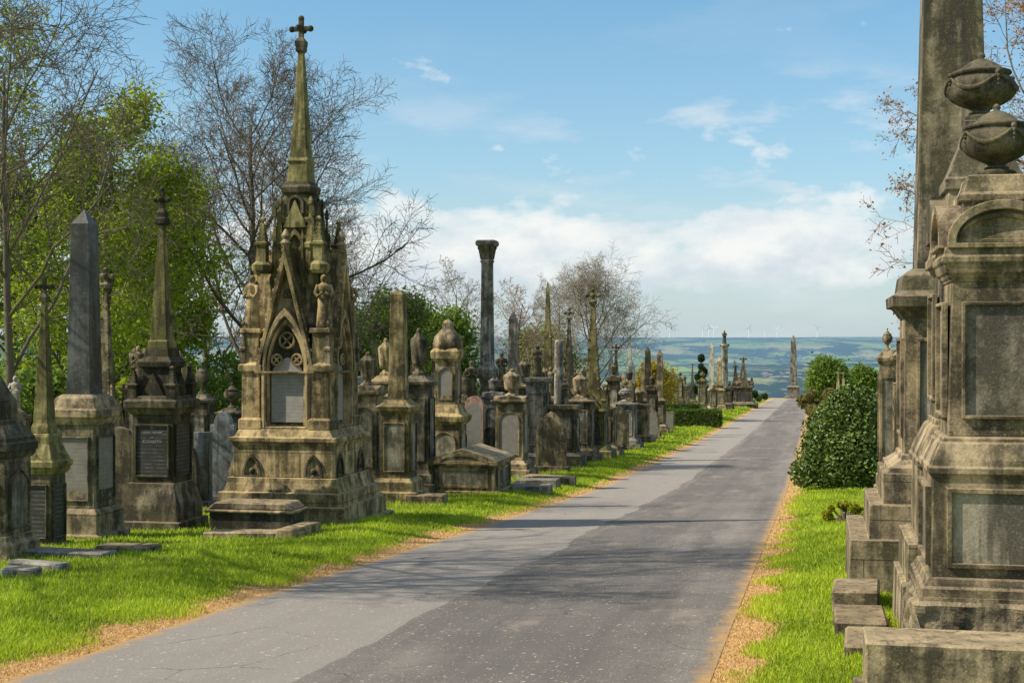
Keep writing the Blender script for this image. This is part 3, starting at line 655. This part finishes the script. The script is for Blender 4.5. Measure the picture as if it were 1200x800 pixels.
tree(-60,38,12,.16,[12,8,6,5],21,'tall tree just coming into bright leaf',leaf=G1,leafn=1,leafsize=.065,leafspread=.2,ratio=.52,keep=.8)
tree(108,42,10.5,.16,[14,9,7,5],3,'broad tree in fresh yellow green spring leaf',leaf=G1,leafn=2,leafsize=.07,leafspread=.27,ratio=.42,first=.1,tw=.007)
tree(172,52,9.8,.16,[14,9,7,5],4,'spring green tree behind dark spire monument',leaf=G1,leafn=2,leafsize=.08,leafspread=.3,ratio=.38,first=.08,tw=.008)
tree(30,48,9.5,.16,[13,8,6,5],5,'leafy tree with mid green foliage',leaf=G2,leafn=2,leafsize=.08,leafspread=.3,ratio=.46,first=.08,tw=.008)
tree(298,46,12.2,.18,[19,10,9,7],6,'tall bare ash tree with fine upswept twigs',spread=(28,55),ratio=.56,trop=.22,tw=.0075,first=.2)
tree(350,60,12,.16,[15,9,7,5],16,'bare deciduous tree behind gothic monument',spread=(26,52),ratio=.52,trop=.25,tw=.009,first=.15)
tree(245,56,11,.15,[14,9,7,5],46,'slender bare tree beside a leafy tree',spread=(22,48),ratio=.42,trop=.3,tw=.008,first=.15)
tree(450,62,6.1,.16,[12,8,6,5],8,'rounded green tree behind monuments',leaf=G2,leafn=3,leafsize=.085,leafspread=.3,ratio=.48,first=.08)
tree(510,66,5.5,.14,[12,7,6,5],9,'green tree behind column',leaf=G2,leafn=3,leafsize=.09,leafspread=.32,ratio=.52,first=.06)
tree(400,55,5,.14,[11,7,6,4],10,'green shrubby tree behind gothic monument',leaf=G2,leafn=3,leafsize=.09,leafspread=.32,ratio=.5,first=.05)
tree(540,88,9,.14,[13,8,6,5],11,'bare tree behind the slender column',tw=.011,ratio=.5,twm='twigpale')
tree(612,95,8.5,.14,[13,8,6,5],12,'russet bare tree behind monuments',tw=.012,ratio=.5,twm='twigred')
tree(702,100,9.8,.16,[16,9,8,6],13,'wide rounded bare tree with fine pale twigs',tw=.010,ratio=.62,spread=(35,65),twm='twigpale')
tree(655,112,9.5,.15,[13,8,6,5],14,'bare spreading tree near the hedge',tw=.012,ratio=.55,twm='twigpale',spread=(35,65))
tree(768,106,3.4,.08,[11,7,5],15,'yellow orange budding shrub',leaf=[(0.5,0.36,0.04),(0.6,0.48,0.07)],leafn=5,leafsize=.1,leafspread=.28,ratio=.62,first=.08)
tree(640,120,6,.14,[11,7,5,3],17,'dense green tree beyond monuments',leaf=G2,leafn=3,leafsize=.16,leafspread=.45,first=.05)
tree(1210,25,8.8,.12,[13,9,7,6],18,'russet budding tree rising behind monuments',twm='twigred',tw=.006,ratio=.46,leaf=RU,leafn=1,leafsize=.03,leafspread=.08,keep=.5)
tree(1106,31,6.6,.1,[13,9,7,5],19,'reddish twiggy budding tree behind obelisk',twm='twigred',tw=.006,ratio=.34,leaf=RU,leafn=1,leafsize=.03,leafspread=.08,keep=.5)
tree(970,150,3.6,.15,[10,7,5,3],20,'rounded dark green tree beyond road end',leaf=G2,leafn=5,leafsize=.18,leafspread=.45,first=.06)
tree(1012,185,3,.15,[10,7,5,3],22,'small green tree beyond road end',leaf=G2,leafn=4,leafsize=.2,leafspread=.45,first=.08)
def bush(b,d,W,H,n,ls,cols,seed,label,mat='leaf',blobs=14,depth=None,name='shrub',cone=False,dome=False):
    rng=np.random.default_rng(seed); x=(b-600)/F*d; e=empty(name,label,'shrub',x,d,gz(x,d),ROT,'shrubs'); D=depth or W
    cs=[];rs=[]
    for i in range(blobs):
        t=(i+.5)/blobs if dome else rng.random(); zz=H*(.08+.74*t); rr=(1-t) if cone else (1-.75*t**1.7) if dome else math.sqrt(max(0.05,1-(max(0,t-.35)/.75)**2)); a=i*2.4 if dome else rng.random()*6.28; q=rng.uniform(.6,1.12) if dome else 1
        cs.append((W*.5*rr*.8*q*math.cos(a),D*.5*rr*.8*q*math.sin(a),zz)); rs.append(min(W,D,H)*rng.uniform(.1,.22)*(0.6 if cone else 1)*(1-.2*t if dome else 1))
    cs=np.array(cs);rs=np.array(rs)
    i=rng.integers(0,blobs,n); v=rng.normal(size=(n,3)); v/=np.linalg.norm(v,axis=1)[:,None]
    P=cs[i]+v*(rs[i]*(rng.uniform(.5,1.25,n)**.7))[:,None]; P=P[P[:,2]>.03]
    leaves(P,ls,cols,rng,'crown',mat,e)
    g=G()
    for c in cs: g.tube([(c[0]*.1,c[1]*.1,-.05),(c[0]*.5,c[1]*.5,c[2]*.5),tuple(c)],[.03,.02,.01],5)
    mk('stem',g,'bark',e)
def hedge(b,d,W,D,H,n,ls,cols,seed,label):
    rng=np.random.default_rng(seed); x=(b-600)/F*d; e=empty('hedge',label,'hedge',x,d,gz(x,d),ROT)
    P=rng.uniform(-.5,.5,(n,3)); ax=rng.integers(0,3,n); sg=rng.choice([-.5,.5],n); sg[ax==2]=.5
    P[np.arange(n),ax]=sg; P=P*np.array([W,D,H])+np.array([0,0,H/2])+rng.normal(size=(n,3))*.06; P=P[P[:,2]>0]
    leaves(P,ls,cols,rng,'crown','leaf',e); mk('stem',G().box(-W/2+.1,W/2-.1,-D/2+.1,D/2-.1,-.1,H-.12),'bark',e)
bush(996,36,2.6,2.8,56000,.048,[(0.055,0.095,0.02),(0.18,0.25,0.055)],31,'dense rounded dark green holly shrub beside road verge','holly',56,dome=True)
bush(980,62,3.2,2.3,12000,.08,[(0.15,0.17,0.04),(0.34,0.32,0.08)],33,'olive yellow spring shrub by the road',blobs=26,dome=True)
bush(962,100,3.2,2.3,7000,.12,[(0.2,0.18,0.06),(0.32,0.28,0.09)],34,'olive brown shrub near road end',blobs=16)
bush(992,23.5,.8,.35,3000,.035,[(0.14,0.24,0.02),(0.6,0.5,0.03)],35,'low yellow flowering plant at grave edge',blobs=14)
bush(822,150,2.2,6.4,7000,.16,[(0.03,0.055,0.02),(0.06,0.10,0.03)],36,'narrow dark conifer beyond the hedge',blobs=34,cone=True,name='conifer_tree')
hedge(806,88,3.9,1.0,.95,12000,.06,[(0.06,0.11,0.015),(0.16,0.23,0.035)],37,'clipped green hedge crossing the graveyard')
hedge(780,100,4.4,1.0,1.0,9000,.07,[(0.06,0.11,0.02),(0.16,0.22,0.04)],39,'long clipped green hedge behind graves')
bush(880,165,5,1.4,4000,.16,[(0.06,0.1,0.03),(0.13,0.17,0.04)],38,'low green shrubs near road end',blobs=18)
for i,(b,d,W,H,c) in enumerate(((240,42,5,3.6,G2),(60,36,5,2.8,G2),(150,44,6,3.0,G1),(400,58,5,2.2,G3),(500,66,6,2.2,G2),(580,80,7,2.6,G2),(640,90,7,2.6,G3),(5,38,6,3.2,G2),(320,54,6,3.4,G2),(200,60,8,4,G2),(100,60,8,4,G3),(270,62,7,4,G3),(10,56,8,4.2,G2))):
    bush(b,d,W,H,8000,.1,c,50+i,'green undergrowth shrub behind the graves',blobs=20)
# ================================================================= ground
sv=[-60,-45,-32,-24,-18,-14,-11,-9,-8,-7.3,-6.8,-6.4,-6.1,-5.9,-5.75,-5.2,-3.25,-1.3,-.75,-.6,-.4,-.1,.3,.8,1.4,2.2,3.5,5,8,12,18,26,38,55]
dv=list(np.arange(-12,60,.75))+list(np.arange(60,200,3))+list(np.arange(200,300,8))+list(np.arange(300,1000,40))+list(np.arange(1000,12000,150))+[13000,16000,22000,30000]
V=[];Fc=[];mi=[]
ext=[-5,-4,-3.2,-2.5,-1.9,-1.4,-1,-.7,-.45,-.25]; n=0
for d in dv:
    row=[SL*d+q*(60+max(0,d)*.45) -60 for q in ext]+[SL*d+s for s in sv]+[SL*d+55-q*(60+max(0,d)*.45) for q in reversed(ext)]
    n=len(row)
    V+=[(x,d,gz(x,d)) for x in row]
for i in range(len(dv)-1):
    for j in range(n-1):
        a=i*n+j; Fc.append((a,a+1,a+1+n,a+n)); mi.append(0 if dv[i]<230 else 1)
m,nt,b=newmat('verge_grass'); g=N(nt,"ShaderNodeNewGeometry"); P=g.outputs["Position"]; sx=N(nt,"ShaderNodeSeparateXYZ"); nt.links.new(P,sx.inputs[0])
s=math_(nt,'SUBTRACT',sx.outputs[0],math_(nt,'MULTIPLY',sx.outputs[1],SL))
c1=math_(nt,'ABSOLUTE',math_(nt,'ADD',s,3.25))
edge=math_(nt,'ADD',c1,math_(nt,'MULTIPLY',math_(nt,'SUBTRACT',noisen(nt,P,2.2,5,.7),.5),.7))
gr=mix(nt,noisen(nt,P,1.3,5),(0.17,0.25,0.014),(0.36,0.45,0.035)); gr=mix(nt,ramp(nt,noisen(nt,P,30,4,.7),[(.35,0.),(.7,.5)]),gr,(0.07,0.10,0.012))
dead=mix(nt,noisen(nt,P,12,5,.7),(0.48,0.26,0.09),(0.85,0.58,0.27)); dead=mix(nt,ramp(nt,noisen(nt,mapping(nt,P,(1,1,1)),70,3,.7),[(.57,0.),(.7,.4)]),dead,(.22,.12,.05))
col=mix(nt,ramp(nt,math_(nt,'SUBTRACT',edge,2.08),[(.74,0.),(.92,1.)]),dead,gr)
nt.links.new(col,b.inputs["Base Color"]); bump(nt,b,noisen(nt,P,22,5,.7),.8,.04); M['ground']=m
m,nt,b=newmat('haze_tinted_fields'); g=N(nt,"ShaderNodeNewGeometry"); P=g.outputs["Position"]; sx=N(nt,"ShaderNodeSeparateXYZ"); nt.links.new(P,sx.inputs[0])
vo=N(nt,"ShaderNodeTexVoronoi"); vo.inputs["Scale"].default_value=.0042; nt.links.new(mapping(nt,P,(1,.4,0)),vo.inputs["Vector"])
sp=N(nt,"ShaderNodeSeparateXYZ"); nt.links.new(vo.outputs["Color"],sp.inputs[0])
fc=ramp(nt,sp.outputs[0],[(0.,(.13,.24,.05)),(.35,(.28,.40,.08)),(.6,(.17,.19,.07)),(.85,(.40,.36,.15))])
wd=ramp(nt,noisen(nt,mapping(nt,P,(.0035,.0016,0)),1,6,.65),[(.47,0.),(.52,1.)]); fc=mix(nt,wd,fc,(.015,.035,.02))
v2=N(nt,"ShaderNodeTexVoronoi"); v2.inputs["Scale"].default_value=.04; nt.links.new(mapping(nt,P,(1,.4,0)),v2.inputs["Vector"])
hs=math_(nt,'MULTIPLY',math_(nt,'LESS_THAN',v2.outputs["Distance"],.3),ramp(nt,noisen(nt,mapping(nt,P,(.002,.001,0)),1,4),[(.5,0.),(.58,.75)]))
fc=mix(nt,hs,fc,(.62,.46,.38))
hz=math_(nt,'SUBTRACT',1.0,math_(nt,'POWER',2.718,math_(nt,'MULTIPLY',sx.outputs[1],-1/6800.)))  # air haze painted into the base colour, bluer with distance
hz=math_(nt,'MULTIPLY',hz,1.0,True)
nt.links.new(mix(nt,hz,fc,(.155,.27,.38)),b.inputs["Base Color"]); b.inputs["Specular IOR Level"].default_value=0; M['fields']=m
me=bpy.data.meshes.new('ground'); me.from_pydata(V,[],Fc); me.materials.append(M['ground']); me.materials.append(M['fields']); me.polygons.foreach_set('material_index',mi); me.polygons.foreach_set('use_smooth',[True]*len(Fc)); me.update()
o=bpy.data.objects.new('ground',me); C.objects.link(o); o['kind']='structure'; o['label']='grass ground falling to a wide valley and far hills'
m,nt,b=newmat('asphalt'); g=N(nt,"ShaderNodeNewGeometry"); P=g.outputs["Position"]; sx=N(nt,"ShaderNodeSeparateXYZ"); nt.links.new(P,sx.inputs[0])
s=math_(nt,'SUBTRACT',sx.outputs[0],math_(nt,'MULTIPLY',sx.outputs[1],SL)); cb=N(nt,"ShaderNodeCombineXYZ"); nt.links.new(s,cb.inputs[0]); nt.links.new(sx.outputs[1],cb.inputs[1]); Q=cb.outputs[0]
st=noisen(nt,mapping(nt,Q,(1.6,.07,1)),1.0,5,.65); bl=noisen(nt,Q,.6,6,.7)
tt=math_(nt,'ADD',math_(nt,'MULTIPLY',st,.6),math_(nt,'MULTIPLY',bl,.4))
col=ramp(nt,tt,[(.36,(.185,.165,.147)),(.5,(.265,.237,.208)),(.64,(.37,.33,.285))])
n3=noisen(nt,P,75,4,.85); col=mix(nt,.9,col,ramp(nt,n3,[(.3,.3),(.7,1.5)]),'MULTIPLY')
# older pale surfacing on one side, dark repair strip down the middle
lf=math_(nt,'MULTIPLY',math_(nt,'LESS_THAN',s,math_(nt,'ADD',-3.95,math_(nt,'MULTIPLY',noisen(nt,mapping(nt,Q,(1,.35,1)),1.2,3),.5))),.7)
col=mix(nt,lf,col,mix(nt,n3,(.23,.205,.18),(.62,.55,.47)))
dk=math_(nt,'MULTIPLY',math_(nt,'GREATER_THAN',s,math_(nt,'ADD',-3.72,math_(nt,'MULTIPLY',noisen(nt,mapping(nt,Q,(1,.35,1)),1.2,3),.5))),math_(nt,'LESS_THAN',s,math_(nt,'ADD',-2.2,math_(nt,'MULTIPLY',noisen(nt,Q,.5,4),1.4))))
dk=math_(nt,'MULTIPLY',dk,ramp(nt,noisen(nt,mapping(nt,Q,(.4,.09,1),(7,3,0)),1.0,2,.4),[(.44,0.),(.47,.55)])); col=mix(nt,dk,col,mix(nt,n3,(.075,.068,.062),(.25,.228,.205)))
sp2=ramp(nt,noisen(nt,mapping(nt,Q,(1.1,.5,1),(1,9,0)),1.0,5,.7),[(.57,0.),(.66,.5)]); col=mix(nt,sp2,col,mix(nt,n3,(.26,.2,.145),(.62,.52,.4)))
vc=N(nt,"ShaderNodeTexVoronoi",feature='DISTANCE_TO_EDGE'); vc.inputs["Scale"].default_value=.8; nt.links.new(mix(nt,.25,Q,noisen(nt,Q,2,4),'ADD'),vc.inputs["Vector"])
cr=math_(nt,'MULTIPLY',math_(nt,'LESS_THAN',vc.outputs["Distance"],.008),ramp(nt,bl,[(.5,0.),(.6,.5)])); col=mix(nt,cr,col,(.05,.048,.045))
for vsn,th,dn in ((17,.2,1.34),(37,.22,1.24)):
    vp=N(nt,"ShaderNodeTexVoronoi"); vp.inputs["Scale"].default_value=vsn; nt.links.new(mix(nt,.12,Q,noisen(nt,Q,5,2),'ADD'),vp.inputs["Vector"])
    pc=N(nt,"ShaderNodeSeparateXYZ"); nt.links.new(vp.outputs["Color"],pc.inputs[0])
    pt=math_(nt,'MULTIPLY',math_(nt,'LESS_THAN',vp.outputs["Distance"],math_(nt,'MULTIPLY',pc.outputs[1],th*1.4)),math_(nt,'GREATER_THAN',pc.outputs[0],math_(nt,'SUBTRACT',dn,math_(nt,'MULTIPLY',noisen(nt,Q,.55,5,.85),1.15)))); col=mix(nt,pt,col,(.75,.6,.47))
ed=math_(nt,'ADD',math_(nt,'ABSOLUTE',math_(nt,'ADD',s,3.25)),math_(nt,'MULTIPLY',noisen(nt,Q,3,5,.75),.5))
col=mix(nt,ramp(nt,math_(nt,'SUBTRACT',ed,1.9),[(.70,0.),(.86,1.)]),col,mix(nt,noisen(nt,Q,14,5,.7),(.38,.2,.07),(.82,.54,.25)))
nt.links.new(col,b.inputs["Base Color"]); bump(nt,b,n3,.9,.015); M['asphalt']=m
V=[];Fc=[];rs=[-5.75,-5.2,-3.25,-1.3,-.75]; dr=[d for d in dv if d<=194]
for d in dr: V+=[(SL*d+s,d,gz(SL*d+s,d)+.006) for s in rs]
for i in range(len(dr)-1):
    for j in range(4): a=i*5+j; Fc.append((a,a+1,a+6,a+5))
g=G(); g.v=V; g.f=Fc; o=mk('road',g,'asphalt'); o['kind']='structure'; o['label']='long straight worn asphalt cemetery drive'
rng=np.random.default_rng(5)
def blades(name,regs,label):
    PX=[];PY=[]
    for s0,s1,d0,d1,n in regs:
        u=rng.random(n); d=1/(1/d0+(1/d1-1/d0)*u); s=rng.uniform(s0,s1,n); PX.append(s+SL*d); PY.append(d)
    X=np.concatenate(PX);Y=np.concatenate(PY)
    S=X-SL*Y; e=np.maximum(-5.75-S,S+.75)
    clump=np.array([noise.fractal(Vector((x*1.1,y*1.1,5)),1,2,4) for x,y in zip(X,Y)])
    de=(e+.3*clump+rng.normal(size=len(X))*.08)<.3
    kp=((~de)|(rng.random(len(X))<.6)); X,Y,e,clump,de=X[kp],Y[kp],e[kp],clump[kp],de[kp]
    Z=np.array([gz(x,y) for x,y in zip(X,Y)])
    n=len(X); h=(.02+.03*rng.random(n)+.055*np.maximum(0,clump))*(.5+.5*np.minimum(1,e/.6))*(1+Y/60); w=.003*(1+Y/9); h[de]*=.6
    a=rng.random(n)*6.28; lx=rng.normal(size=n)*h*.4; ly=rng.normal(size=n)*h*.4
    B=np.stack([X,Y,Z],1); A=np.stack([np.cos(a)*w,np.sin(a)*w,0*w],1); T=np.stack([X+lx,Y+ly,Z+h],1)
    V=np.stack([B-A,B+A,T],1).reshape(-1,3)
    t=np.clip(.55+.6*clump+.3*rng.normal(size=n),0,1)[:,None]; c=np.array([.20,.30,.012])*(1-t)+np.array([.60,.72,.05])*t
    st=rng.random(n)<.05; c[st]=np.array([.55,.45,.16])
    c[de]=np.array([.82,.54,.23])*rng.uniform(.55,1.2,(de.sum(),1))
    o=npmesh(name,V,np.arange(3*n).reshape(n,3),'grass',None,np.repeat(c,3,0)); o['kind']='stuff'; o['label']=label; o['category']='grass'
blades('grass',[(-.75,1.0,7,34,85000),(-.75,2,34,110,12000),(-7.6,-5.75,8.5,60,95000),(-12,-7.6,11,60,70000),(-9,-5.75,60,150,12000),(-.75,6,10,40,12000)],'bright green verge grass with dry tan fringe by the road')
for b in (785,824,831,837,878,897,911,958):
    d=9400; x=(b-600)/F*d; e=empty('wind_turbine','white wind turbine on the distant ridge','wind turbine',x,d,gz(x,d)-5,R.uniform(-.4,.4),'wind turbines on ridge')
    g=G(); g.tube([(0,0,0),(0,0,68)],[2.8,1.8],8); mk('tower',g,'white',e); g=G(); g.box(-2,2,-4,5,67,71); mk('nacelle',g,'white',e)
    a0=R.random()*2
    for i in range(3):
        a=a0+i*2.094; g=G(); g.rings([[(r*math.sin(a)+c*math.cos(a),-5+y,69+r*math.cos(a)-c*math.sin(a)) for c,y in ((-w,0),(w,0),(0,.8))] for r,w in ((1,2),(10,2.2),(32,.8))]); mk('rotor_blade',g,'white',e)
# ================================================================= light, sky, camera
EL,AZ=math.radians(43),math.radians(191)
S=Vector((math.cos(EL)*math.cos(AZ),math.cos(EL)*math.sin(AZ),math.sin(EL)))
l=bpy.data.lights.new('sun','SUN'); l.energy=5.0; l.angle=math.radians(.5); l.color=(1,.93,.80); lo=bpy.data.objects.new('sun',l); C.objects.link(lo); lo.rotation_euler=S.to_track_quat('Z','Y').to_euler()
w=bpy.data.worlds.new("World"); bpy.context.scene.world=w; w.use_nodes=True; nt=w.node_tree; bg=nt.nodes["Background"]
sky=N(nt,"ShaderNodeTexSky"); sky.sky_type='NISHITA'; sky.sun_disc=False; sky.sun_elevation=EL; sky.sun_rotation=math.pi/2-AZ; sky.air_density=1.0; sky.dust_density=.8
tc=N(nt,"ShaderNodeTexCoord"); D=tc.outputs["Generated"]; sx=N(nt,"ShaderNodeSeparateXYZ"); nt.links.new(D,sx.inputs[0]); Z=sx.outputs[2]
tint=ramp(nt,Z,[(0.,(.82,.95,1.02)),(.08,(.78,.97,1.05)),(.25,(.70,1.02,1.08)),(.5,(1.15,1.05,.88))])
col=mix(nt,1.0,sky.outputs[0],tint,'MULTIPLY')
hzf=ramp(nt,Z,[(0.0,.7),(.05,.5),(.12,.15),(.25,.0)]); col=mix(nt,hzf,col,(4.1,4.9,5.4))
n1=noisen(nt,mapping(nt,D,(12,12,25),(2.3,.4,0)),1.0,9,.56)
band=ramp(nt,Z,[(0.0,.36),(.025,.47),(.045,.59),(.07,.62),(.09,.50),(.112,.38),(.3,.30)])
dens=math_(nt,'SUBTRACT',math_(nt,'ADD',n1,band),.5)
mk1=ramp(nt,dens,[(.485,0.),(.56,.65),(.66,1.)])
top=ramp(nt,math_(nt,'ADD',math_(nt,'MULTIPLY',noisen(nt,mapping(nt,D,(22,22,44),(2.3,.4,-.3)),1.0,6,.6),.7),math_(nt,'MULTIPLY',Z,3.2)),[(.42,0.),(.64,1.)])
shade=mix(nt,top,(4.7,5.2,5.6),(6.7,6.7,6.5))
col=mix(nt,math_(nt,'MULTIPLY',mk1,.9),col,shade)
n2=noisen(nt,mapping(nt,D,(9,9,30),(1,4,2)),1.0,8,.6)
sxn=ramp(nt,sx.outputs[0],[(0.0,.35),(.12,1.)])
thin=math_(nt,'MULTIPLY',math_(nt,'MULTIPLY',ramp(nt,n2,[(.49,0.),(.66,.85)]),ramp(nt,Z,[(.08,.3),(.115,1.),(.155,1.),(.19,.1)])),sxn); col=mix(nt,thin,col,(5.3,5.7,6.0))
nt.links.new(col,bg.inputs[0]); bg.inputs[1].default_value=.145
cam=bpy.data.cameras.new('camera'); cam.lens=50.0; cam.sensor_width=36; cam.clip_end=60000; cam.clip_start=.1
co=bpy.data.objects.new('camera',cam); C.objects.link(co); co.location=(0,0,EYE); co.rotation_euler=(math.pi/2,0,0); bpy.context.scene.camera=co
vs=bpy.context.scene.view_settings; vs.view_transform='Standard'; vs.look='None'; vs.exposure=0
print('fillers',cnt)
